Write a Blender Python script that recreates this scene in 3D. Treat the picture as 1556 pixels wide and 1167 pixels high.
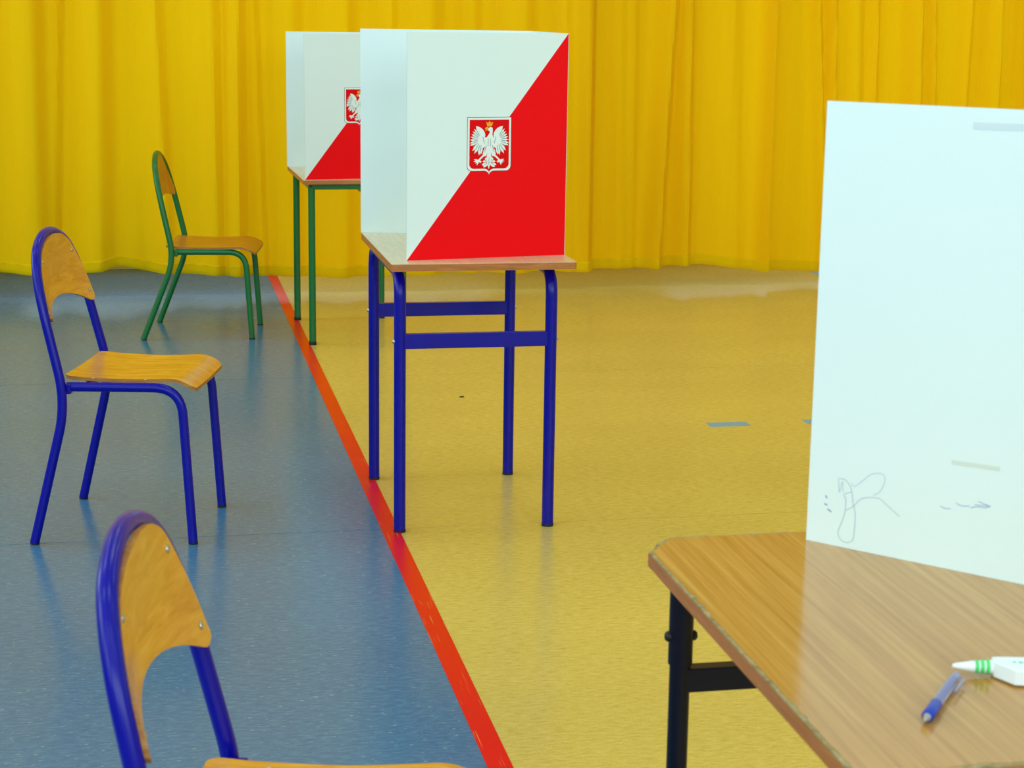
import bpy, bmesh, math, random
from mathutils import Vector, Matrix
random.seed(7)
S = bpy.context.scene
COL = S.collection
for o in list(bpy.data.objects):
    bpy.data.objects.remove(o)

# ------------------------------------------------------------------ camera
# world axes: u (x) runs along the floor seams, v (y) along the red court line
F_PX, PITCH, ROLL, CAM_H, YAW = 2752.0, 0.2043, 0.0143, 1.43, 0.198
cy_, sy_ = math.cos(YAW), math.sin(YAW)


def from_cam(x, y):
    """ground coordinates measured from the camera's own heading -> room axes"""
    return (x * cy_ + y * sy_, -x * sy_ + y * cy_)


def cam_basis():
    fw = Vector((sy_ * math.cos(PITCH), cy_ * math.cos(PITCH), -math.sin(PITCH)))
    rt = Vector((cy_, -sy_, 0))
    up = rt.cross(fw)
    r2 = rt * math.cos(ROLL) + up * math.sin(ROLL)
    u2 = -rt * math.sin(ROLL) + up * math.cos(ROLL)
    return fw, r2, u2


FW, RT, UP = cam_basis()
cd = bpy.data.cameras.new('camera')
cam = bpy.data.objects.new('camera', cd)
COL.objects.link(cam)
cam.matrix_world = Matrix(((RT.x, UP.x, -FW.x, 0), (RT.y, UP.y, -FW.y, 0), (RT.z, UP.z, -FW.z, CAM_H), (0, 0, 0, 1)))
cd.sensor_width = 36
cd.lens = F_PX / 1556 * 36
cd.clip_start = 0.05
cd.dof.use_dof = True
cd.dof.focus_distance = 5.3
cd.dof.aperture_fstop = 13
S.camera = cam


def ray(px, py):
    d = FW + RT * ((px - 778) / F_PX) - UP * ((py - 583.5) / F_PX)
    return d


def on_v(px, py, v):
    d = ray(px, py)
    s = v / d.y
    return d.x * s, CAM_H + d.z * s


# ------------------------------------------------------------------ light
w = bpy.data.worlds.new('world')
S.world = w
w.use_nodes = True
w.node_tree.nodes['Background'].inputs[0].default_value = (0.75, 0.88, 1.0, 1)
w.node_tree.nodes['Background'].inputs[1].default_value = 0.6


def area(name, loc, rot, sx, sy, power, col):
    l = bpy.data.lights.new(name, 'AREA')
    l.shape = 'RECTANGLE'
    l.size, l.size_y, l.energy, l.color = sx, sy, power, col
    o = bpy.data.objects.new(name, l)
    o.location = loc
    o.rotation_euler = rot
    COL.objects.link(o)
    return o


DAY = (0.77, 0.95, 1.0)
PI = math.pi
# daylight entering through the hall's windows (left wall, wall behind the camera)
WIN_L = [(-2.5, 3.4), (2.2, 3.4), (6.9, 3.4)]
for yy, ww in WIN_L:
    area('window_daylight', (-5.9, yy, 3.5), (0, -PI / 2, 0), 2.8, ww, 118, DAY)
WIN_B = [(-2.5, 3.4), (1.8, 3.4), (6.0, 3.4)]
for xx, ww in WIN_B:
    area('window_daylight', (xx, -5.9, 3.3), (PI / 2, 0, 0), ww, 2.8, 158, DAY)
WIN_E_ADDED = [(-3.0, 2.6), (0.6, 2.6), (4.2, 2.6), (7.8, 2.6)]
for xx, ww in WIN_E_ADDED:      # unseen low windows, added behind the curtains to light the floor under the hem
    area('window_daylight', (xx, 10.03, 1.5), (-PI / 2, 0, 0), ww, 2.4, 22, DAY)
# ceiling lamps
LAMPS = [(x, y) for x in (-2.5, 1.6, 5.7) for y in (-2.5, 1.4, 5.2, 8.2)]
for x, y in LAMPS:
    area('ceiling_lamp_light', (x, y, 5.86), (0, 0, 0), 1.4, 0.5, 24, (0.86, 0.97, 1.0))

S.view_settings.view_transform = 'Standard'
S.view_settings.look = 'None'
S.view_settings.gamma = 1
S.view_settings.use_curve_mapping = False
S.view_settings.exposure = -0.05


# ------------------------------------------------------------------ materials
def srgb(r, g, b):
    f = lambda c: (c / 255 / 12.92) if c / 255 <= 0.04045 else ((c / 255 + 0.055) / 1.055) ** 2.4
    return (f(r), f(g), f(b), 1)


def mat(name, col, rough=0.5, spec=0.5, metallic=0.0, coat=0.0, coat_rough=0.1):
    m = bpy.data.materials.new(name)
    m.use_nodes = True
    b = m.node_tree.nodes['Principled BSDF']
    b.inputs['Base Color'].default_value = col
    b.inputs['Roughness'].default_value = rough
    b.inputs['Specular IOR Level'].default_value = spec
    b.inputs['Metallic'].default_value = metallic
    b.inputs['Coat Weight'].default_value = coat
    b.inputs['Coat Roughness'].default_value = coat_rough
    return m


def nodes(m):
    return m.node_tree.nodes, m.node_tree.links, m.node_tree.nodes['Principled BSDF']


def coords(m, scale, rot=(0, 0, 0), kind='Object'):
    n, l, b = nodes(m)
    tc = n.new('ShaderNodeTexCoord')
    mp = n.new('ShaderNodeMapping')
    mp.inputs['Scale'].default_value = scale
    mp.inputs['Rotation'].default_value = rot
    l.new(tc.outputs[kind], mp.inputs[0])
    return mp.outputs[0]


def noise(m, vec, scale=1.0, detail=4, rough=0.6, dist=0.0):
    n, l, b = nodes(m)
    t = n.new('ShaderNodeTexNoise')
    t.inputs['Scale'].default_value = scale
    t.inputs['Detail'].default_value = detail
    t.inputs['Roughness'].default_value = rough
    t.inputs['Distortion'].default_value = dist
    l.new(vec, t.inputs['Vector'])
    return t.outputs['Fac']


def ramp(m, fac, stops):
    n, l, b = nodes(m)
    r = n.new('ShaderNodeValToRGB')
    e = r.color_ramp.elements
    while len(e) < len(stops):
        e.new(0.5)
    for k, (p, c) in enumerate(stops):
        e[k].position = p
        e[k].color = c
    l.new(fac, r.inputs[0])
    return r.outputs[0]


def mixc(m, fac, a, b_, mode='MIX'):
    n, l, b = nodes(m)
    x = n.new('ShaderNodeMix')
    x.data_type = 'RGBA'
    x.blend_type = mode
    for sock, v in ((x.inputs[0], fac), (x.inputs[6], a), (x.inputs[7], b_)):
        if hasattr(v, 'is_output'):
            l.new(v, sock)
        else:
            sock.default_value = v
    return x.outputs[2]


def bump(m, h, strength=0.2, dist=0.002):
    n, l, b = nodes(m)
    x = n.new('ShaderNodeBump')
    x.inputs['Strength'].default_value = strength
    x.inputs['Distance'].default_value = dist
    l.new(h, x.inputs['Height'])
    l.new(x.outputs[0], b.inputs['Normal'])


def vinyl(name, base, dark, light, chipc, rough):
    m = mat(name, base, rough, 0.5)
    n, l, b = nodes(m)
    st = noise(m, coords(m, (34, 120, 1), kind='Object'), 1.0, 4, 0.7)
    c1 = ramp(m, st, [(0.22, dark), (0.5, base), (0.82, light)])
    fine = noise(m, coords(m, (330, 520, 1)), 1.0, 2, 0.6)
    c2 = ramp(m, fine, [(0.32, (0.82, 0.82, 0.82, 1)), (0.5, (1, 1, 1, 1)), (0.68, (1.12, 1.12, 1.12, 1))])
    c3 = mixc(m, 0.8, c1, c2, 'MULTIPLY')
    # rare pale chips in the pattern
    chip = noise(m, coords(m, (62, 230, 1)), 1.0, 1, 0.3)
    cf = ramp(m, chip, [(0.72, (0, 0, 0, 1)), (0.76, (0.8, 0.8, 0.8, 1))])
    c4 = mixc(m, cf, c3, chipc)
    df = ramp(m, chip, [(0.24, (0.5, 0.5, 0.5, 1)), (0.28, (0, 0, 0, 1))])
    c4 = mixc(m, df, c4, dark)
    big = noise(m, coords(m, (0.9, 1.4, 1)), 1.0, 3, 0.5)
    c5 = mixc(m, 0.6, c4, ramp(m, big, [(0.3, (0.86, 0.88, 0.9, 1)), (0.7, (1.06, 1.05, 1.03, 1))]), 'MULTIPLY')
    l.new(c5, b.inputs['Base Color'])
    rr = n.new('ShaderNodeMapRange')
    rr.inputs[3].default_value = rough - 0.05
    rr.inputs[4].default_value = rough + 0.07
    l.new(big, rr.inputs[0])
    l.new(rr.outputs[0], b.inputs['Roughness'])
    return m


M = {}
M['vinyl_blue'] = vinyl('vinyl_blue', srgb(66, 118, 157), srgb(50, 98, 138), srgb(96, 146, 176), srgb(150, 184, 186), 0.22)
M['vinyl_yellow'] = vinyl('vinyl_yellow', srgb(214, 189, 94), srgb(192, 164, 72), srgb(228, 207, 120), srgb(226, 208, 122), 0.22)
M['screed'] = mat('screed', srgb(70, 66, 48), 0.9)


def red_line():
    m = mat('red_line', srgb(230, 12, 8), 0.28, 0.35)
    n, l, b = nodes(m)
    sc = noise(m, coords(m, (330, 7, 1)), 1.0, 1, 0.4)
    f = ramp(m, sc, [(0.69, (0, 0, 0, 1)), (0.71, (0.7, 0.7, 0.7, 1))])
    l.new(mixc(m, f, srgb(230, 12, 8), srgb(236, 140, 80)), b.inputs['Base Color'])
    return m


M['red_line'] = red_line()
M['dash'] = mat('dash_blue', srgb(116, 168, 196), 0.4)


def curtain_mat():
    m = mat('curtain_fabric', srgb(232, 196, 0), 0.85, 0.15)
    n, l, b = nodes(m)
    b.inputs['Sheen Weight'].default_value = 0.0
    v = coords(m, (34, 1, 0.9))
    a = noise(m, v, 1.0, 4, 0.6)
    weave = noise(m, coords(m, (380, 1, 380)), 1.0, 2, 0.5)
    c = mixc(m, 1.0, srgb(252, 200, 0), ramp(m, weave, [(0.3, (0.9, 0.88, 0.8, 1)), (0.7, (1.05, 1.05, 1, 1))]), 'MULTIPLY')
    l.new(c, b.inputs['Base Color'])
    bump(m, a, 0.55, 0.012)
    tr = n.new('ShaderNodeBsdfTranslucent')
    tr.inputs[0].default_value = srgb(240, 190, 0)
    mx = n.new('ShaderNodeMixShader')
    mx.inputs[0].default_value = 0.25
    out = n['Material Output']
    l.new(b.outputs[0], mx.inputs[1])
    l.new(tr.outputs[0], mx.inputs[2])
    l.new(mx.outputs[0], out.inputs[0])
    return m


M['curtain'] = curtain_mat()
M['hem'] = mat('curtain_hem', srgb(226, 184, 0), 0.9, 0.1)
M['paint_blue'] = mat('paint_blue', srgb(5, 4, 146), 0.26, 0.3)
M['paint_green'] = mat('paint_green', srgb(4, 104, 44), 0.3, 0.5)
M['paint_navy'] = mat('paint_navy', srgb(3, 4, 28), 0.4, 0.25)
M['black'] = mat('black_plastic', srgb(14, 14, 18), 0.5)
M['zinc'] = mat('zinc', srgb(190, 190, 186), 0.3, 0.5, 0.9)


def wood(name, a, b_, c, scale, rough=0.3, coat=0.0, dist=1.2):
    m = mat(name, b_, rough, 0.5, 0, coat, 0.12)
    n, l, b = nodes(m)
    g = noise(m, coords(m, scale), 1.0, 5, 0.62, dist)
    col = ramp(m, g, [(0.3, a), (0.52, b_), (0.72, c)])
    f = noise(m, coords(m, tuple(s * 6 for s in scale)), 1.0, 3, 0.6)
    col = mixc(m, 0.5, col, ramp(m, f, [(0.3, (0.84, 0.82, 0.78, 1)), (0.7, (1.08, 1.08, 1.08, 1))]), 'MULTIPLY')
    l.new(col, b.inputs['Base Color'])
    return m


M['ply'] = wood('beech_plywood', srgb(206, 136, 30), srgb(222, 156, 44), srgb(236, 178, 66), (7, 40, 9), 0.26)
M['ply_back'] = wood('beech_plywood_back', srgb(208, 140, 36), srgb(224, 160, 52), srgb(234, 178, 74), (9, 7, 40), 0.28)
M['ply_dark'] = wood('beech_plywood_dark', srgb(176, 104, 18), srgb(194, 122, 28), srgb(208, 142, 44), (7, 40, 9), 0.3)
M['ply_edge'] = wood('plywood_edge', srgb(150, 92, 34), srgb(176, 116, 48), srgb(196, 140, 66), (12, 12, 300), 0.5)
M['top_beech'] = wood('desk_laminate', srgb(214, 196, 156), srgb(220, 203, 165), srgb(226, 210, 174), (60, 4, 10), 0.25)
M['band'] = wood('edge_band', srgb(168, 98, 40), srgb(182, 112, 50), srgb(194, 126, 62), (9, 9, 120), 0.4)
M['top_oak'] = wood('oak_laminate', srgb(176, 124, 56), srgb(194, 144, 72), srgb(206, 160, 88), (100, 2.0, 10), 0.14, 0.0, 0.25)
M['worn'] = wood('worn_edge', srgb(110, 100, 62), srgb(160, 146, 100), srgb(186, 172, 126), (40, 40, 40), 0.7)
M['card_white'] = mat('white_card', srgb(230, 246, 243), 0.55, 0.3)
M['card_edge'] = mat('card_edge', srgb(214, 218, 214), 0.8, 0.2)
M['print_red'] = mat('print_red', srgb(252, 4, 14), 0.6, 0.12)
M['shield_red'] = mat('shield_red', srgb(232, 2, 8), 0.6, 0.12)
M['eagle_white'] = mat('eagle_white', srgb(236, 246, 242), 0.55, 0.3)
M['eagle_grey'] = mat('eagle_grey', srgb(120, 150, 150), 0.55, 0.3)
M['outline'] = mat('outline_dark', srgb(110, 30, 50), 0.55, 0.3)
M['gold'] = mat('print_gold', srgb(246, 170, 30), 0.5, 0.3)
M['wall'] = mat('wall_paint', srgb(206, 206, 200), 0.8, 0.2)
M['ceil'] = mat('ceiling_paint', srgb(224, 224, 220), 0.9, 0.2)
M['frame_white'] = mat('window_frame', srgb(230, 232, 232), 0.4)
M['ink'] = mat('pen_ink', srgb(172, 196, 212), 0.6)
M['ink_dark'] = mat('pen_ink_dark', srgb(150, 164, 204), 0.6)
M['residue'] = mat('tape_residue', srgb(214, 228, 231), 0.45)
M['stain'] = mat('brown_stain', srgb(217, 229, 216), 0.7)
M['glue_white'] = mat('white_plastic', srgb(238, 246, 246), 0.3)
M['glue_green'] = mat('green_ring', srgb(70, 214, 110), 0.35)
M['teal_print'] = mat('teal_print', srgb(84, 196, 176), 0.5)
M['pen_blue'] = mat('pen_grip', srgb(6, 50, 176), 0.35)


def clear_plastic():
    m = mat('clear_plastic', srgb(205, 205, 240), 0.12)
    n, l, b = nodes(m)
    b.inputs['Transmission Weight'].default_value = 0.75
    b.inputs['IOR'].default_value = 1.35
    return m


M['clear'] = clear_plastic()
M['refill'] = mat('ink_refill', srgb(110, 105, 190), 0.4)


# ------------------------------------------------------------------ mesh helpers
def link(name, verts, faces, material, parent=None, smooth=False, mats=None, midx=None):
    me = bpy.data.meshes.new(name)
    me.from_pydata([tuple(v) for v in verts], [], faces)
    for m_ in (mats or [material]):
        me.materials.append(M[m_] if isinstance(m_, str) else m_)
    if midx:
        for p, i in zip(me.polygons, midx):
            p.material_index = i
    bm = bmesh.new()
    bm.from_mesh(me)
    bmesh.ops.recalc_face_normals(bm, faces=bm.faces)
    bm.to_mesh(me)
    bm.free()
    if smooth:
        for p in me.polygons:
            p.use_smooth = True
        me.set_sharp_from_angle(angle=math.radians(40))
    o = bpy.data.objects.new(name, me)
    COL.objects.link(o)
    if parent:
        o.parent = parent
    return o


def thing(name, label, cat, loc=(0, 0, 0), rz=0, group=None):
    o = bpy.data.objects.new(name, None)
    o.empty_display_size = 0.1
    COL.objects.link(o)
    o.location = loc
    o.rotation_euler = (0, 0, rz)
    o['label'] = label
    o['category'] = cat
    if group:
        o['group'] = group
    return o


def struct(o):
    o['kind'] = 'structure'
    return o


def box(name, lo, hi, material, parent=None, bev=0.0):
    bm = bmesh.new()
    bmesh.ops.create_cube(bm, size=1)
    for v in bm.verts:
        v.co = Vector([(lo[i] + hi[i]) / 2 + v.co[i] * (hi[i] - lo[i]) for i in range(3)])
    if bev:
        bmesh.ops.bevel(bm, geom=list(bm.edges), offset=bev, segments=2, affect='EDGES', profile=0.5)
    me = bpy.data.meshes.new(name)
    bm.to_mesh(me)
    bm.free()
    me.materials.append(M[material])
    o = bpy.data.objects.new(name, me)
    COL.objects.link(o)
    o.parent = parent
    return o


def catmull(pts, n=8):
    P = [Vector(p) for p in pts]
    out = []
    for i in range(len(P) - 1):
        p0 = P[i - 1] if i else P[0] * 2 - P[1]
        p1, p2 = P[i], P[i + 1]
        p3 = P[i + 2] if i + 2 < len(P) else P[-1] * 2 - P[-2]
        for k in range(n):
            t = k / n
            out.append(0.5 * ((2 * p1) + (p2 - p0) * t + (2 * p0 - 5 * p1 + 4 * p2 - p3) * t * t + (3 * p1 - p0 - 3 * p2 + p3) * t ** 3))
    out.append(P[-1])
    return out


def fillet(pts, r, n=8):
    """round the inner corners of a polyline (r: one radius or one per inner corner)"""
    P = [Vector(p) for p in pts]
    out = [P[0]]
    for i in range(1, len(P) - 1):
        rr = r[i - 1] if isinstance(r, (list, tuple)) else r
        d1 = (P[i - 1] - P[i]).normalized()
        d2 = (P[i + 1] - P[i]).normalized()
        for k in range(n + 1):
            t = k / n
            out.append(P[i] + d1 * rr * (1 - t) ** 2 + d2 * rr * t * t)
    out.append(P[-1])
    return out


def tube_data(pts, r, seg=16):
    P = [Vector(p) for p in pts]
    R = r if isinstance(r, (list, tuple)) else [r] * len(P)
    T = []
    for i in range(len(P)):
        a = P[max(i - 1, 0)]
        b = P[min(i + 1, len(P) - 1)]
        T.append((b - a).normalized())
    up = Vector((0, 0, 1)) if abs(T[0].z) < 0.9 else Vector((1, 0, 0))
    nrm = (up - T[0] * up.dot(T[0])).normalized()
    verts, faces = [], []
    for i in range(len(P)):
        nrm = (nrm - T[i] * nrm.dot(T[i])).normalized()
        bi = T[i].cross(nrm)
        for k in range(seg):
            a = 2 * PI * k / seg
            verts.append(P[i] + (nrm * math.cos(a) + bi * math.sin(a)) * R[i])
    for i in range(len(P) - 1):
        for k in range(seg):
            k2 = (k + 1) % seg
            faces.append((i * seg + k, i * seg + k2, (i + 1) * seg + k2, (i + 1) * seg + k))
    faces.append(tuple(range(seg - 1, -1, -1)))
    b0 = (len(P) - 1) * seg
    faces.append(tuple(range(b0, b0 + seg)))
    return verts, faces


def tube(name, pts, r, material, parent=None, seg=16):
    v, f = tube_data(pts, r, seg)
    return link(name, v, f, material, parent, smooth=True)


def dome(name, c, axis, r, hgt, material, parent, seg=12):
    """low domed screw or rivet head"""
    axis = Vector(axis).normalized()
    c = Vector(c)
    pts = [c, c + axis * hgt * 0.55, c + axis * hgt * 0.9, c + axis * hgt]
    return tube(name, pts, [r, r * 0.92, r * 0.6, r * 0.1], material, parent, seg)


def prism(name, poly, z0, z1, material, parent=None, top=None):
    """extruded plan outline; optional second material on the upper face"""
    n = len(poly)
    v = [(x, y, z0) for x, y in poly] + [(x, y, z1) for x, y in poly]
    f = [tuple(range(n - 1, -1, -1)), tuple(range(n, 2 * n))]
    f += [(i, (i + 1) % n, n + (i + 1) % n, n + i) for i in range(n)]
    return link(name, v, f, material, parent, mats=[material, top] if top else None,
                midx=[0, 1] + [0] * n if top else None)


def lerp(tbl, x):
    if x <= tbl[0][0]:
        return tbl[0][1]
    for (a, b), (c, d) in zip(tbl, tbl[1:]):
        if x <= c:
            return b + (d - b) * (x - a) / (c - a)
    return tbl[-1][1]


# ------------------------------------------------------------------ the hall
U0, U1, V0, V1, HZ = -6.0, 9.5, -6.0, 10.1, 6.0
VC = 9.2            # the curtain's plane
LX0, LX1 = 0.606, 0.655
floor = struct(box('floor', (U0, V0, -0.06), (U1, V1, -0.004), 'screed'))
seams = [V0, -1.69, 0.49, 2.67, 4.85, 6.99, 9.17, V1]
for a, b in zip(seams, seams[1:]):
    for x0, x1, m_ in ((U0, LX0 + 0.02, 'vinyl_blue'), (LX0 + 0.02, U1, 'vinyl_yellow')):
        g = 0.0016
        xx0 = x0
        box('vinyl_sheet', (xx0, a + g, -0.004), (x1, b - g, 0.0), m_, floor)
box('court_line', (LX0, V0, -0.002), (LX1, V1, 0.0008), 'red_line', floor)
for x0 in (1.909, 2.268, 2.627, 2.986):
    box('line_dash', (x0, 5.948, -0.002), (x0 + 0.147, 6.01, 0.0008), 'dash', floor)
box('line_dash', (3.64, 9.40, -0.002), (3.9, 9.66, 0.0008), 'dash', floor)

prism('dark_spot', [(1.125 + .010 * math.cos(k * PI / 4) * (1.2 if k % 3 else .7), 6.558 + .013 * math.sin(k * PI / 4)) for k in range(8)], -.001, .0008, 'black', floor)
struct(box('wall_right', (U1, V0, 0), (U1 + 0.2, V1, HZ), 'wall'))


def wall_with_windows(name, along, fixed, a0, a1, wins, z0, z1):
    """wall in which the window openings are left free; pieces joined as one wall"""
    bm = bmesh.new()

    def add(p0, p1, q0, q1):
        r = bmesh.ops.create_cube(bm, size=1)
        for v in r['verts']:
            t = v.co.copy()
            a = (p0 + p1) / 2 + t.x * (p1 - p0)
            z = (q0 + q1) / 2 + t.z * (q1 - q0)
            d = fixed - 0.1 + t.y * 0.2
            v.co = Vector((a, d, z)) if along == 'x' else Vector((d, a, z))
    add(a0, a1, 0, z0)
    add(a0, a1, z1, HZ)
    edge = a0
    for c, wd in wins:
        add(edge, c - wd / 2, z0, z1)
        edge = c + wd / 2
    add(edge, a1, z0, z1)
    me = bpy.data.meshes.new(name)
    bm.to_mesh(me)
    bm.free()
    me.materials.append(M['wall'])
    o = bpy.data.objects.new(name, me)
    COL.objects.link(o)
    struct(o)


wall_with_windows('wall_back', 'x', V1 + 0.2, U0, U1, WIN_E_ADDED, 0.3, 2.7)  # openings for the unseen windows added to light the hem gap
wall_with_windows('wall_left', 'y', U0, V0, V1, WIN_L, 2.1, 4.9)
wall_with_windows('wall_front', 'x', V0, U0, U1, WIN_B, 1.9, 4.7)
ceiling = struct(box('ceiling', (U0, V0, HZ), (U1, V1, HZ + 0.2), 'ceil'))
wn = 0
for wins, side in ((WIN_L, 'l'), (WIN_B, 'b'), (WIN_E_ADDED, 'e')):
    for c, wd in wins:
        wn += 1
        z0, z1 = (2.1, 4.9) if side == 'l' else (1.9, 4.7) if side == 'b' else (0.3, 2.7)
        e = bpy.data.objects.new('window_%d' % wn, None)
        COL.objects.link(e)
        struct(e)
        for k in range(4):
            t = c - wd / 2 + wd * k / 3
            lo, hi = (t - 0.04, z0), (t + 0.04, z1)
            if side == 'l':
                box('window_bar', (U0 - 0.12, lo[0], z0), (U0 - 0.06, hi[0], z1), 'frame_white', e)
            else:
                vv = V0 - 0.12 if side == 'b' else V1 + 0.06
                box('window_bar', (lo[0], vv, z0), (hi[0], vv + 0.06, z1), 'frame_white', e)
for x, y in LAMPS:
    lamp = box('ceiling_lamp', (x - 0.75, y - 0.3, 5.88), (x + 0.75, y + 0.3, HZ), 'frame_white', ceiling, 0.01)


# ------------------------------------------------------------------ curtains
HEM_PX = [(-400, 408), (0, 410), (60, 412), (130, 410), (158, 407), (177, 402), (196, 403), (225, 409), (250, 412), (330, 414), (406, 416),
          (480, 417), (560, 416), (640, 412), (760, 411), (881, 406), (900, 406), (989, 405), (1023, 402), (1066, 400), (1128, 406), (1185, 409),
          (1245, 411), (1330, 409), (1430, 414), (1556, 411), (2000, 414)]
HEM = [on_v(x, y, VC) for x, y in HEM_PX]
# folds: (x at top of picture, x at the hem, width in px, depth in m)
FOLDS = [(-160, -150, 40, .06), (-60, -64, 34, .06), (52, 60, 26, .075), (92, 84, 10, .03), (150, 152, 26, .07), (212, 205, 26, .015), (235, 256, 12, .035),
         (322, 330, 14, .04), (360, 362, 14, .06), (384, 400, 9, .025), (440, 445, 24, .04), (520, 520, 26, .06), (590, 590, 14, .03), (650, 652, 26, .06),
         (715, 715, 18, .04), (790, 785, 30, .06), (850, 856, 14, .03), (886, 882, 20, .07), (938, 940, 16, .02), (962, 958, 8, .015), (1020, 994, 13, .06), (1045, 1040, 11, .05),
         (1110, 1112, 20, .02), (1168, 1154, 10, .075), (1236, 1250, 9, .04), (1262, 1262, 8, .04), (1300, 1300, 14, .03), (1328, 1320, 8, .03),
         (1385, 1380, 14, .06), (1410, 1412, 8, .03), (1466, 1440, 12, .04), (1508, 1495, 15, .06), (1560, 1556, 14, .05), (1640, 1645, 30, .06),
         (1740, 1745, 26, .06), (1850, 1850, 30, .06)]


def fold_depth(u, z):
    tt = min(max((1.6 - z) / 1.5, -1.0), 1.0)
    d = 0
    for a, b, wpx, dep in FOLD_W:
        c = a + (b - a) * tt
        x = (u - c) / wpx
        if -3.5 < x < 3.5:
            x *= 1.6 if x > 0 else 0.75
            d += dep * math.exp(-x * x)
    d += 0.0035 * math.sin(u * 29 + 1.4 * math.sin(z * 0.9 + u)) + 0.0022 * math.sin(u * 57 + 1.3 + 0.9 * z + 2 * math.sin(u * 3.1))
    d += 0.0008 * math.sin(u * 118 + 2.0 + 1.5 * math.sin(z * 2.1) + 3 * math.sin(u * 4)) + 0.022 * math.sin(u * 6.3 + 0.4)
    return d


FOLD_W = []
for a, b, wpx, dep in FOLDS:
    ua, ub = on_v(a, 60, VC)[0], on_v(b, 400, VC)[0]
    FOLD_W.append((ua, ub, wpx / 287 * 1.0, dep * 1.65))


def curtain(label, u0, u1, dv, ztop=5.6):
    t = thing('curtain', label, 'curtain', ((u0 + u1) / 2, VC, 0))
    cu = (u0 + u1) / 2
    nu = int((u1 - u0) / 0.0125)
    zrel = [0, .012, .03, .055, .08, .12] + [.16 + .05 * q for q in range(42)] + [2.5, 2.9, 3.6, 4.6, 5.6]
    verts, faces = [], []
    for j, zr in enumerate(zrel):
        for i in range(nu + 1):
            u = u0 + (u1 - u0) * i / nu
            hz = lerp(HEM, u)
            z = hz + (ztop - hz) * zr / 5.6
            d = fold_depth(u, z) * (1.0 if z < 3 else 1 - 0.3 * (z - 3) / 2.6)
            wig = 0.003 * math.sin(u * 23 + z * 5) * max(0, 1 - zr)
            verts.append((u - cu, -d - dv + wig, z))
    n1 = nu + 1
    for j in range(len(zrel) - 1):
        for i in range(nu):
            faces.append((j * n1 + i, j * n1 + i + 1, (j + 1) * n1 + i + 1, (j + 1) * n1 + i))
    link('cloth', verts, faces, 'curtain', t, smooth=True)
    # turned-up hem: a second layer along the lower edge
    hv, hf = [], []
    hr = [-.004, .003, .02, .04, .047, .052]
    off = [.001, .006, .0065, .0055, .0055, .0005]
    for r_, of in zip(hr, off):
        for i in range(nu + 1):
            u = u0 + (u1 - u0) * i / nu
            z = lerp(HEM, u) + r_
            hv.append((u - cu, -fold_depth(u, z) - dv - of - 0.0012 * math.sin(u * 90) * (1 if r_ < .045 else 0), z))
    for j in range(len(hr) - 1):
        for i in range(nu):
            hf.append((j * n1 + i, j * n1 + i + 1, (j + 1) * n1 + i + 1, (j + 1) * n1 + i))
    link('hem', hv, hf, 'hem', t, smooth=True)
    return t


EDGE = on_v(897, 200, VC)[0]
curtain('yellow curtain hanging behind the green chair and the voting desks', -4.5, EDGE, 0.02)
curtain('yellow curtain hanging behind the open stretch of yellow floor', EDGE - 0.06, 8.0, 0.0)
r = thing('curtain_rail', 'white rail high on the hall end carrying the yellow curtains', 'rail', (1.75, VC, 5.6))
box('rail', (-6.3, -0.03, 0.02), (6.3, 0.03, 0.06), 'frame_white', r)
for k in range(6):
    box('bracket', (-6 + k * 2.4, -0.02, 0.06), (-5.94 + k * 2.4, 0.02, 0.4), 'frame_white', r)


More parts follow.
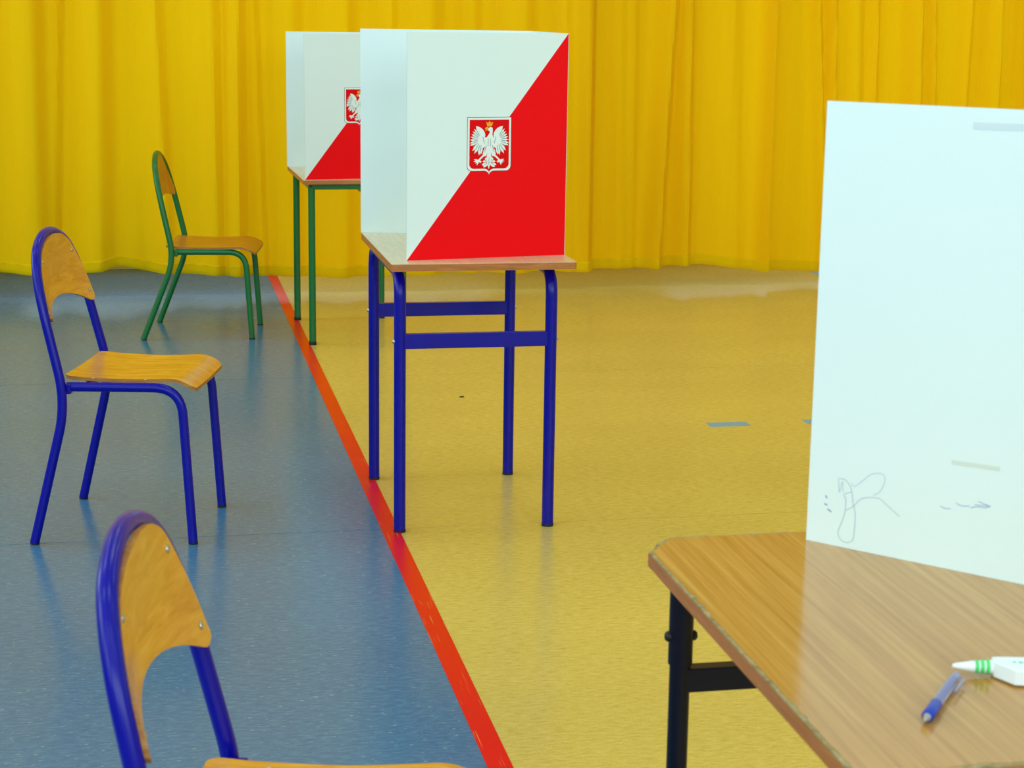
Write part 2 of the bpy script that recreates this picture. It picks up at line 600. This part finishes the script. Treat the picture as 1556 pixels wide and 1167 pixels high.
# ------------------------------------------------------------------ chairs
def build_chair(label, pose, paint, plym, prof, K, seat_z, seat_s, front_s, wf, hs, lip=0.026, screws=True, dish=0.034, low=(.226, .174), wfac=1.0, off=0.0):
    """school chair. local x forward, y left, z up; prof: (half width, z) of the bent back tube; K: (knee s, knee z, slope)"""
    u, v = from_cam(pose[0], pose[1])
    t = thing('school_chair', label, 'chair', (u, v, 0), pose[2] - YAW)
    ks, kz, slope = K
    lean = lambda z: ks - (z - kz) * slope if z > kz else ks * z / kz
    R = 0.0128
    half = []
    for wd, z in prof:
        half.append(Vector((lean(z), -wd, z)))
    half[0].z = 0.004
    # smooth knee: fillet first, then spline over the arch
    lowpts = fillet([half[0], half[1], half[2]], 0.085, 10)
    arch = catmull(half[2:] + [Vector((p.x, -p.y, p.z)) for p in half[-2:1:-1]], 8)
    right = [Vector((p.x, -p.y, p.z)) for p in lowpts[::-1]]
    path = lowpts[:-1] + arch + right[1:]
    bf = tube('back_frame', path, R, paint, t, 18)
    for s in (-1, 1):
        dr = Vector((ks * 0.05, 0, kz * 0.05))
        dr = (half[1] - half[0]).normalized()
        p = Vector((half[0].x, s * -half[0].y, 0.0))
        d = Vector((dr.x, s * -dr.y, dr.z))
        tube('foot_cap', [p, p + d * 0.006], R + 0.0004, 'black', bf, 14)
    rz = seat_z - 0.0235
    for s in (-1, 1):
        zj = rz
        j = Vector((lean(zj) + 0.01, s * (wf + 0.012), zj))
        pts = [j, Vector((front_s - 0.025, s * (wf - 0.006), rz)), Vector((front_s, s * wf, 0.004))]
        lg = tube('front_leg', fillet(pts, 0.075, 10), R, paint, t, 18)
        tube('foot_cap', [Vector((front_s, s * wf, 0)), Vector((front_s, s * wf, 0.006))], R + 0.0004, 'black', lg, 14)
        ya, yb = sorted((s * (wf + 0.004), s * (prof[1][0] - 0.004)))
        box('bracket', (lean(zj) - 0.004, ya, rz - 0.018), (lean(zj) + 0.022, yb, rz + 0.010), paint, t, 0.003)
    # cross rail under the seat
    tube('cross_rail', [(seat_s[0] + 0.06, -wf + 0.01, rz), (seat_s[0] + 0.06, wf - 0.01, rz)], 0.010, paint, t, 12)
    # seat sheet
    s0, s1 = seat_s
    ns, nt = 36, 12
    L = s1 - s0
    def zprof(s):
        x = (s - s0) / L
        z = seat_z + 0.004 * (1 - x / 0.12 if x < 0.12 else 0) - 0.004 * math.sin(PI * min(max((x - .1) / .7, 0), 1))
        if x > 0.84:
            q = (x - 0.84) / 0.16
            z -= lip * (0.35 * q + 0.65 * q * q) if q < 1 else lip
        return z
    def wprof(s):
        x = s - s0
        c = 0.022
        wv = hs - 0.006 * (1 - abs(2 * x / L - 1))
        if x < c:
            wv -= c - math.sqrt(max(c * c - (c - x) ** 2, 0))
        c2 = 0.028
        if L - x < c2:
            wv -= c2 - math.sqrt(max(c2 * c2 - (c2 - (L - x)) ** 2, 0))
        return wv
    sv = [s0 + L * (0.5 - 0.5 * math.cos(PI * i / ns)) for i in range(ns + 1)]
    verts, faces, mi = [], [], []
    th = 0.0095
    for layer in (0, 1):
        for s in sv:
            for k in range(nt + 1):
                y = wprof(s) * (2 * k / nt - 1)
                z = zprof(s) - (0.003 * (1 - (2 * k / nt - 1) ** 2) if True else 0)
                verts.append((s, y, z - layer * th))
    n1 = nt + 1
    N = (ns + 1) * n1
    for i in range(ns):
        for k in range(nt):
            a = i * n1 + k
            faces.append((a, a + 1, a + n1 + 1, a + n1)); mi.append(0)
            faces.append((N + a, N + a + n1, N + a + n1 + 1, N + a + 1)); mi.append(0)
        for k in (0, nt):
            a = i * n1 + k
            faces.append((a, a + n1, N + a + n1, N + a)); mi.append(1)
    for i in (0, ns):
        for k in range(nt):
            a = i * n1 + k
            faces.append((a, a + 1, N + a + 1, N + a)); mi.append(1)
    st = link('seat', verts, faces, plym, t, smooth=True, mats=[plym, 'ply_edge'], midx=mi)
    for x in (0.22, 0.62):
        for s in (-1, 1):
            ss = s0 + L * x
            dome('rivet', (ss, s * (wf - 0.012), zprof(ss) - 0.0015), (0, 0, 1), 0.0042, 0.0022, 'zinc', st, 10)
    # backrest sheet: follows the arch, concave lower edge
    pr = [(p.y * -1, p.z) for p in catmull(half[2:], 10)]
    pr = [(max(a, 0), b) for a, b in pr]
    top_tbl = sorted([(a, b) for a, b in pr])
    zc, zm = prof[-1][1] - low[0], prof[-1][1] - low[1]       # lower corners, middle of the lower edge
    wmax = lerp(sorted([(b, a) for a, b in pr]), zc + 0.032) * wfac + 0.001
    nc, nr = 40, 10
    verts, faces, mi = [], [], []
    th = 0.0085
    def ztop(y):
        return lerp(top_tbl, abs(y)) - 0.004
    def zbot(y):
        x = abs(y) / wmax
        z = zm - (zm - zc) * x ** 2.2
        if x > 0.9:
            q = (x - 0.9) / 0.1
            z += 0.02 * q * q
        return z
    def dished(y, z):
        fz = min(max((prof[-1][1] - 0.006 - z) / 0.13, 0), 1)
        return dish * (1 - (y / wmax) ** 2) * fz
    ys = [wmax * math.sin(PI / 2 * (2 * k / nc - 1)) for k in range(nc + 1)]
    for layer in (0, 1):
        for y in ys:
            zt, zb = ztop(y), zbot(y)
            zt = max(zt, zb + 0.012)
            for r_ in range(nr + 1):
                z = zb + (zt - zb) * r_ / nr
                s = lean(z) + R - 0.001 + off - dished(y, z) + (th if layer == 0 else 0)
                verts.append((s, y, z))
    n1 = nr + 1
    N = (nc + 1) * n1
    for i in range(nc):
        for k in range(nr):
            a = i * n1 + k
            faces.append((a, a + n1, a + n1 + 1, a + 1)); mi.append(0)
            faces.append((N + a, N + a + 1, N + a + n1 + 1, N + a + n1)); mi.append(0)
        for k in (0, nr):
            a = i * n1 + k
            faces.append((a, N + a, N + a + n1, a + n1)); mi.append(1)
    for i in (0, nc):
        for k in range(nr):
            a = i * n1 + k
            faces.append((a, a + 1, N + a + 1, N + a)); mi.append(1)
    bk = link('backrest', verts, faces, 'ply_back', t, smooth=True, mats=['ply_back' if plym == 'ply' else plym, 'ply_edge'], midx=mi)
    if screws:
        for zf, wk in ((zc + 0.040, 0.93), (prof[-1][1] - 0.066, 0.87)):
            y0 = lerp(sorted([(b, a) for a, b in pr]), zf) * wk
            y0 = min(y0, wmax - 0.012)
            for s in (-1, 1):
                sx = lean(zf) + R + th - 0.0015 - dished(y0, zf)
                sc = dome('screw', (sx, s * y0, zf), (1, 0, slope), 0.0064, 0.003, 'zinc', bk, 12)
    return t


PROF_B = [(.231, 0), (.217, .388), (.209, .52), (.201, .62), (.181, .705), (.135, .773), (.068, .807), (0, .817)]
PROF_G = [(.228, 0), (.215, .352), (.205, .50), (.194, .60), (.170, .682), (.126, .742), (.064, .777), (0, .789)]
build_chair('blue tubular school chair beside the desk with blue legs', (-1.268, 4.918, -.05), 'paint_blue', 'ply', PROF_B, (.095, .388, .235), .452, (.081, .434), .421, .186, .18)
build_chair('green tubular school chair in front of the yellow curtain', (-1.6095, 7.954, .04), 'paint_green', 'ply_dark', PROF_G, (.138, .352, .22), .405, (.098, .483), .464, .181, .195, dish=.022, screws=False, low=(.200, .180), wfac=.94, off=-.010)
build_chair('blue tubular school chair across the red line from the brown-topped desk', (-.4565, 2.08, .0), 'paint_blue', 'ply', PROF_B, (.095, .388, .235), .449, (.060, .436), .415, .165, .173)


# ------------------------------------------------------------------ desks
def rounded(x0, y0, x1, y1, r, n=4):
    out = []
    for cx, cy, a0 in ((x1 - r, y0 + r, -PI / 2), (x1 - r, y1 - r, 0), (x0 + r, y1 - r, PI / 2), (x0 + r, y0 + r, PI)):
        for k in range(n + 1):
            a = a0 + PI / 2 * k / n
            out.append((cx + r * math.cos(a), cy + r * math.sin(a)))
    return out


def slab(parent, W, D, H, th, surf, r=0.006):
    top = thing_part('desk_top', parent)
    prism('board', rounded(0.001, 0.001, W - 0.001, D - 0.001, r), H - th, H - 0.0012, 'band', top)
    prism('laminate', rounded(0.0015, 0.0015, W - 0.0015, D - 0.0015, r), H - 0.0012, H, surf, top)


def thing_part(name, parent):
    e = bpy.data.objects.new(name, None)
    COL.objects.link(e)
    e.parent = parent
    return e


# blue-legged desk: two inverted U frames, each with a flat cross bar
def desk_blue():
    t = thing('school_desk', 'single school desk with blue tubular legs carrying the nearer flag screen', 'desk', (.62, 4.748, 0), 0.001)
    W, D, H, th = .509, .702, .76, .02
    slab(t, W, D, H, th, 'top_beech')
    R = 0.0165
    x0, x1, y0, y1 = .034, .455, .072, .655
    zt = H - th - R
    for x in (x0, x1):
        fr = tube('leg_frame', fillet([(x, y0, .003), (x, y0, zt), (x, y1, zt), (x, y1, .003)], [.07, .07], 12), R, 'paint_blue', t, 20)
        for y in (y0, y1):
            tube('foot_cap', [(x, y, 0), (x, y, .007)], R + .0006, 'black', fr, 16)
    for y, zb in ((y0, .518), (y1, .509)):
        cb = box('cross_bar', (x0 + .008, y - .011, zb), (x1 - .008, y + .011, zb + .041), 'paint_blue', t, 0.002)
        for x, s in ((x0 - R + .001, -1), (x1 + R - .001, 1)):
            dome('bolt', (x, y, zb + .02), (s, 0, 0), .0065, .006, 'zinc', cb, 10)
    dome('screw', (.327, 0.0, .748), (0, -1, 0), .004, .0015, 'ply_edge', t, 10)
    return t


def desk_green():
    t = thing('school_desk', 'single school desk with green tubular legs beside the green chair', 'desk', (.629, 7.664, 0), 0.022)
    W, D, H, th = .505, .70, .71, .018
    slab(t, W, D, H, th, 'top_beech')
    R = 0.015
    z = H - th - R
    for x in (.038, .43):
        for y in (.035, .672):
            lg = tube('leg', [(x, y, .004), (x, y, z)], R, 'paint_green', t, 18)
            tube('foot_cap', [(x, y, 0), (x, y, .014)], R + .0012, 'black', lg, 14)
    for y in (.035, .672):
        box('top_rail', (.038, y - .012, H - th - .024), (.43, y + .012, H - th), 'paint_green', t, 0.003)
    for x in (.038, .43):
        box('top_rail', (x - .012, .04, H - th - .024), (x + .012, .668, H - th), 'paint_green', t, 0.003)
    box('book_shelf', (.275, .10, H - th - .06), (.42, .60, H - th - .045), 'paint_green', t, 0.003)
    for y in (.12, .58):
        box('shelf_hanger', (.30, y - .006, H - th - .05), (.38, y + .006, H - th), 'paint_green', t)
    return t


def desk_oak():
    H, th = .71, .02
    t = thing('school_desk', 'dark-legged desk with worn brown wood-grain top under the plain white screen', 'desk', (.65, 1.537, 0))
    W, D, ch = .66, .81, .057
    out = [(ch * .15, D - ch), (0, D - ch * 1.15), (0, 0), (W, 0), (W, D), (ch, D), (ch * .75, D - .006), (ch * .35, D - ch * .55)]
    top = thing_part('desk_top', t)

    def inset(poly, d):
        c = (W / 2, D / 2)
        res = []
        n = len(poly)
        for i in range(n):
            p0, p1, p2 = Vector(poly[i - 1]), Vector(poly[i]), Vector(poly[(i + 1) % n])
            a, b = (p1 - p0).normalized(), (p2 - p1).normalized()
            n1, n2 = Vector((-a.y, a.x)), Vector((-b.y, b.x))
            m_ = (n1 + n2).normalized()
            k = d / max(m_.dot(n1), .5)
            res.append((p1.x + m_.x * k, p1.y + m_.y * k))
        return res
    prism('edge_band', out, H - th, H - .0025, 'band', top)
    prism('worn_lip', inset(out, .0012), H - .0025, H - .0007, 'worn', top)
    # laminate sheet with a chipped rim
    rim = []
    base = inset(out, .0048)
    for i in range(len(base)):
        a, b = Vector(base[i]), Vector(base[(i + 1) % len(base)])
        n = max(1, int((b - a).length / .012))
        nr = Vector((-(b - a).normalized().y, (b - a).normalized().x))
        for k in range(n):
            p = a + (b - a) * k / n
            j = random.random() ** 3 * .0045
            rim.append((p.x + nr.x * j, p.y + nr.y * j))
    prism('laminate', rim, H - .0007, H, 'top_oak', top)
    R = .0145
    for x in (.052, W - .052):
        for y in (.06, D - .06):
            lg = tube('leg', [(x, y, .004), (x, y, H - th - .13)], R, 'paint_navy', t, 18)
            tube('sleeve', [(x, y, H - th - .145), (x, y, H - th)], R + .0025, 'paint_navy', lg, 18)
            tube('foot_cap', [(x, y, 0), (x, y, .014)], R + .0015, 'black', lg, 14)
            for s in (-1, 1):
                dome('bolt', (x + s * (R + .001), y, H - th - .105), (s, 0, 0), .008, .008, 'black', lg, 10)
    for y in (.06, D - .06):
        box('cross_bar', (.052, y - .012, H - th - .185), (W - .052, y + .012, H - th - .15), 'paint_navy', t, 0.002)
        box('top_rail', (.052, y - .012, H - th - .03), (W - .052, y + .012, H - th), 'paint_navy', t, 0.002)
    return t


desk_blue()
desk_green()
desk_oak()


# ------------------------------------------------------------------ voting screens
def emblem(parent, cx, cz, wid, face):
    """crowned white eagle on a red shield; traced units: 730 wide. face(x, z, lift) -> local point on the panel"""
    k = wid / 730.0
    pt = lambda p, lift: face(cx + (p[0] - 580) * k, cz - (p[1] - 610) * k, lift)

    def flat(name, polys, material, lift, par, step=0.0):
        v, f = [], []
        for q, poly in enumerate(polys):
            b = len(v)
            v += [pt(p, lift + step * q) for p in poly]
            f.append(tuple(range(b, b + len(poly))))
        me_o = link(name, v, f, material, par)
        return me_o

    def shield(d):
        x0, x1, y0 = 215 + d, 945 - d, 172 + d
        yb = 1008 - d
        pts = [(x0, y0), (x1, y0), (x1, 930 - d * .4)]
        for a in (25, 50, 75):
            pts.append((x1 - 75 + 75 * math.cos(math.radians(a)), yb - 75 + 75 * math.sin(math.radians(a))))
        pts += [(x1 - 80, yb), (655, yb), (620, yb + 10), (592, yb + 32), (580, yb + 58), (568, yb + 32), (540, yb + 10), (505, yb), (x0 + 80, yb)]
        for a in (105, 130, 155):
            pts.append((x0 + 75 + 75 * math.cos(math.radians(a)), yb - 75 + 75 * math.sin(math.radians(a))))
        pts.append((x0, 930 - d * .4))
        return pts
    flat('shield_outline', [shield(-7)], 'outline', .0002, parent)
    flat('shield_border', [shield(0)], 'eagle_white', .0004, parent)
    flat('shield_field', [shield(33)], 'shield_red', .0006, parent)

    def mir(poly):
        return [(1160 - x, y) for x, y in poly]

    def leaf(a, b, wd, tip=.75):
        a, b = Vector(a), Vector(b)
        d = b - a
        n = Vector((-d.y, d.x)).normalized() * wd / 2
        return [tuple(a + n * .6), tuple(a + d * .5 + n), tuple(a + d * tip + n * .9), tuple(b), tuple(a + d * tip - n * .9), tuple(a + d * .5 - n), tuple(a - n * .6)]
    hub = (455, 520)
    tips = [(356, 312), (325, 345), (300, 385), (278, 428), (262, 472), (252, 520), (248, 572), (252, 612), (298, 692), (330, 738), (405, 764), (440, 752)]
    w_ = [36, 36, 36, 36, 36, 38, 40, 40, 48, 48, 56, 50]
    feathers = [leaf(hub, tp, ww) for tp, ww in zip(tips, w_)]
    arm = [(352, 305), (395, 312), (440, 332), (480, 368), (505, 412), (512, 455), (498, 490), (472, 478), (452, 430), (415, 385), (375, 360)]
    cover = [(400, 380), (450, 400), (490, 470), (540, 500), (530, 620), (470, 650), (410, 640), (350, 590), (330, 520), (345, 440)]
    body = [(556, 345), (590, 318), (632, 330), (636, 380), (630, 440), (655, 500), (660, 560), (640, 600), (668, 680), (692, 745), (655, 770), (632, 782), (612, 720), (580, 690),
            (548, 720), (528, 782), (505, 770), (468, 745), (492, 680), (520, 600), (500, 560), (505, 500), (548, 465), (580, 420), (588, 392), (560, 372)]
    thigh = [leaf((545, 610), (490, 790), 72, .7)]
    leg = [[(478, 752), (500, 770), (412, 852), (392, 836)]]
    talons = [leaf((405, 845), tp, 24, .6) for tp in ((322, 826), (318, 862), (345, 892), (372, 922), (455, 868), (440, 885))]
    tail = [leaf((580, 670), (575, 985), 84, .55), leaf((565, 800), (505, 830), 34), leaf((560, 850), (470, 862), 34), leaf((560, 890), (455, 915), 40), leaf((560, 905), (480, 950), 34)]
    half = feathers + [arm, cover] + thigh + leg + talons + tail[1:]
    polys = half + [mir(p) for p in half] + [body, tail[0]]
    flat('eagle', polys, 'eagle_white', .0008, parent, .000004)
    # shading lines between the feathers
    lines = []
    for q in range(len(tips) - 1):
        m_ = ((tips[q][0] + tips[q + 1][0]) / 2, (tips[q][1] + tips[q + 1][1]) / 2)
        a = Vector(hub) + (Vector(m_) - Vector(hub)) * .35
        b = Vector(hub) + (Vector(m_) - Vector(hub)) * .85
        lines.append(leaf(a, b, 9))
    lines += [leaf((470, 470), (500, 590), 10), leaf((530, 600), (498, 720), 10), leaf((548, 850), (500, 858), 8), leaf((548, 895), (490, 912), 8)]
    lines += [mir(p) for p in lines]
    lines += [leaf((562, 500), (560, 640), 8), leaf((598, 500), (600, 640), 8), leaf((578, 800), (575, 930), 8)]
    flat('eagle_shading', lines, 'eagle_grey', .0012, parent, .000004)
    gold = [[(523, 236), (556, 256), (580, 222), (604, 256), (640, 238), (622, 304), (600, 312), (560, 312), (540, 302)],
            [(500, 346), (520, 326), (552, 312), (562, 340), (545, 352), (548, 372), (512, 384), (522, 360)]]
    flat('crown_and_beak', gold, 'gold', .0012, parent, .000004)


def panel_mesh(name, p0, p1, z0, z1, th, side, parent, flag=False):
    """upright card from p0 to p1 (plan); 'side' +-1 picks which face is the outside. flag: red lower triangle on the outside"""
    a, b = Vector((p0[0], p0[1])), Vector((p1[0], p1[1]))
    d = (b - a).normalized()
    n = Vector((d.y, -d.x)) * side
    o = [a + n * th / 2, b + n * th / 2, a - n * th / 2, b - n * th / 2]
    v = []
    for q in o:
        v += [(q.x, q.y, z0), (q.x, q.y, z1)]
    # 0 a-out-bottom 1 a-out-top 2 b-out-bottom 3 b-out-top 4.. inner
    if flag:
        f = [(0, 2, 3), (0, 3, 1)]
        mi = [2, 0]
    else:
        f = [(0, 2, 3, 1)]
        mi = [0]
    f += [(4, 5, 7, 6), (1, 3, 7, 5), (0, 4, 6, 2), (0, 1, 5, 4), (2, 6, 7, 3)]
    mi += [0, 1, 1, 1, 1]
    pn = link(name, v, f, 'card_white', parent, mats=['card_white', 'card_edge', 'print_red'], midx=mi)

    def face(x, z, lift):
        q = a + d * x + n * (th / 2 + lift)
        return (q.x, q.y, z)
    return pn, face, (b - a).length


def flag_screen(label, loc, rz, front, back):
    t = thing('voting_screen', label, 'voting screen', loc, rz, None)
    Sh = .606
    pf, face, L = panel_mesh('front_panel', front[0], front[1], 0, Sh, .004, 1, t, True)
    emblem(pf, L * .507, Sh * .505, L * .272, face)
    panel_mesh('end_panel', front[1], back[1], 0, Sh, .004, 1, t)
    panel_mesh('rear_panel', back[0], back[1], 0, Sh, .004, -1, t)
    return t


flag_screen('folding white card screen with red triangle and full eagle shield, on the blue-legged desk', (.62, 4.748, .7602), .001,
            ((.0515, .0707), (.505, .147)), ((.000, .698), (.50, .60)))
flag_screen('folding white card screen with red triangle, on the green-legged desk', (.629, 7.664, .7102), .022,
            ((.0102, .0264), (.475, .10)), ((-.002, .682), (.47, .60)))


def ribbon(name, pts, width, face, parent, material, lift=.0004):
    """flat stroke on a panel: pts in (along, height)"""
    P = catmull([Vector((x, z, 0)) for x, z in pts], 6)
    v, f = [], []
    for i, p in enumerate(P):
        a, b = P[max(i - 1, 0)], P[min(i + 1, len(P) - 1)]
        d = (b - a)
        n = Vector((-d.y, d.x, 0)).normalized() * width / 2
        v.append(face(p.x + n.x, p.y + n.y, lift))
        v.append(face(p.x - n.x, p.y - n.y, lift))
    for i in range(len(P) - 1):
        f.append((2 * i, 2 * i + 1, 2 * i + 3, 2 * i + 2))
    return link(name, v, f, material, parent)


def plain_screen():
    H = .7102
    t = thing('voting_screen', 'folding white card screen with pen scribbles, on the brown-topped desk', 'voting screen', (.885, 2.304, H))
    d = Vector((1.094 - .885, 2.069 - 2.304)).normalized()
    e = d * .47
    pf, face, L = panel_mesh('scribbled_panel', (0, 0), (e.x, e.y), 0, .606, .004, 1, t)
    panel_mesh('end_panel', (e.x, e.y), (e.x + .02, e.y - .42), 0, .606, .004, 1, t)

    def pz(px, py):
        # photo pixel -> (along, height) on this upright panel
        r_ = ray(px, py)
        o = Vector((.885, 2.304))
        n = Vector((d.y, -d.x))
        s = o.dot(n) / (r_.x * n.x + r_.y * n.y)
        q = Vector((r_.x * s, r_.y * s)) - o
        return q.dot(d), CAM_H + r_.z * s - H
    c3 = lambda l: [pz(1200 + x / 4.37, 640 + y / 4.37) for x, y in l]
    wd = .0009
    ribbon('scribble', c3([(325, 380), (370, 385), (405, 425), (418, 470), (425, 540), (440, 620), (432, 740), (420, 790), (380, 803), (340, 780), (325, 735), (345, 680), (370, 610), (378, 520), (365, 485), (415, 468)]), wd, face, pf, 'ink')
    ribbon('scribble', c3([(415, 410), (440, 430), (500, 385), (545, 352), (600, 345), (635, 365), (630, 420), (600, 470), (560, 490)]), wd * .8, face, pf, 'ink')
    ribbon('scribble', c3([(380, 590), (430, 560), (470, 520), (520, 505), (600, 512), (650, 555), (735, 632)]), wd, face, pf, 'ink')
    ribbon('scribble', c3([(330, 390), (335, 470), (355, 400), (360, 470)]), wd * .8, face, pf, 'ink')
    for l in ([(245, 490), (252, 510)], [(235, 545), (255, 555)], [(255, 580), (282, 600)]):
        ribbon('scribble', c3(l), wd * 2.2, face, pf, 'ink_dark')
    ribbon('scribble', c3([(1005, 562), (1040, 578), (1075, 578)]), wd, face, pf, 'ink_dark')
    ribbon('scribble', c3([(1110, 540), (1140, 558), (1200, 562)]), wd, face, pf, 'ink_dark')
    for l in ([(1205, 572), (1250, 566), (1300, 572), (1338, 564)], [(1232, 552), (1275, 558), (1322, 560)], [(1258, 530), (1290, 545), (1338, 564)]):
        ribbon('scribble', c3(l), wd, face, pf, 'ink_dark')
    ribbon('stain', c3([(1080, 270), (1180, 285), (1300, 302), (1400, 318)]), .006, face, pf, 'stain', .0003)
    ribbon('tape_residue', [pz(1480, 191), pz(1500, 192), pz(1530, 193), pz(1562, 194)], .009, face, pf, 'residue', .0003)
    return t


plain_screen()


# ------------------------------------------------------------------ pen and glue tube on the brown desk
def lathe_along(name, prof, material, parent, seg=16):
    return tube(name, [(x, 0, r_z) for x, r_z, _ in prof], [r_ for _, _, r_ in prof], material, parent, seg)


def pen():
    a, b = Vector((.767, 1.639)), Vector((.862, 1.764))
    d = b - a
    ang = math.atan2(d.y, d.x)
    t = thing('ballpoint_pen', 'ballpoint pen with blue grip and clear barrel lying on the brown desk', 'pen', (a.x, a.y, .7100), ang)
    R = .0062
    z = R + .0012
    tube('tip', [(0, 0, z), (.003, 0, z), (.011, 0, z), (.0135, 0, z)], [.0012, .002, .0044, .0048], 'zinc', t)
    tube('grip', [(.0125, 0, z), (.014, 0, z), (.03, 0, z), (.052, 0, z), (.0535, 0, z)], [.0055, R + .0004, R, R + .0004, .0058], 'pen_blue', t)
    tube('barrel', [(.053, 0, z), (.10, 0, z), (.140, 0, z), (.147, 0, z)], [R - .0004, R - .0002, R - .0006, .004], 'clear', t)
    tube('ink_refill', [(.053, 0, z), (.138, 0, z)], .0016, 'refill', t, 10)
    tube('push_button', [(.147, 0, z), (.152, 0, z)], [.0034, .003], 'clear', t)
    tube('clip', fillet([(.142, 0, z), (.142, -.0105, z), (.098, -.0095, z)], [.004], 6), .0018, 'clear', t, 10)


def glue():
    a = Vector((.861, 1.777))
    b = Vector((.940, 1.757))
    d = b - a
    ang = math.atan2(d.y, d.x)
    t = thing('glue_tube', 'white plastic glue tube with three green rings beside the pen', 'glue', (a.x, a.y, .7100), ang)
    z = .011
    tube('nozzle', [(0, 0, z), (.004, 0, z), (.022, 0, z), (.046, 0, z)], [.002, .0032, .0062, .0078], 'glue_white', t)
    for x in (.0265, .0325, .0385):
        rr = .0062 + (x - .022) / .024 * .0016 + .0009
        tube('ring', [(x - .0022, 0, z), (x - .0014, 0, z), (x + .0014, 0, z), (x + .0022, 0, z)], [rr - .001, rr, rr, rr - .001], 'glue_green', t)
    out = [(.044, -.008), (.053, -.020), (.062, -.0325), (.135, -.038), (.137, -.036), (.137, .010), (.135, .012), (.052, .010), (.044, .008)]
    bo = prism('body', out, .002, .020, 'glue_white', t)
    m_ = bo.modifiers.new('bevel', 'BEVEL')
    m_.width = .0035
    m_.segments = 3
    for k, (x, y, w_, h_) in enumerate(((.064, -.006, .004, .003), (.0705, -.0062, .0045, .0036), (.0765, -.0068, .0042, .0036), (.0825, -.0072, .003, .003))):
        prism('print_mark', rounded(x, y - h_, x + w_, y + h_ * .2, .001, 2), .0199, .0203, 'teal_print', bo)


pen()
glue()
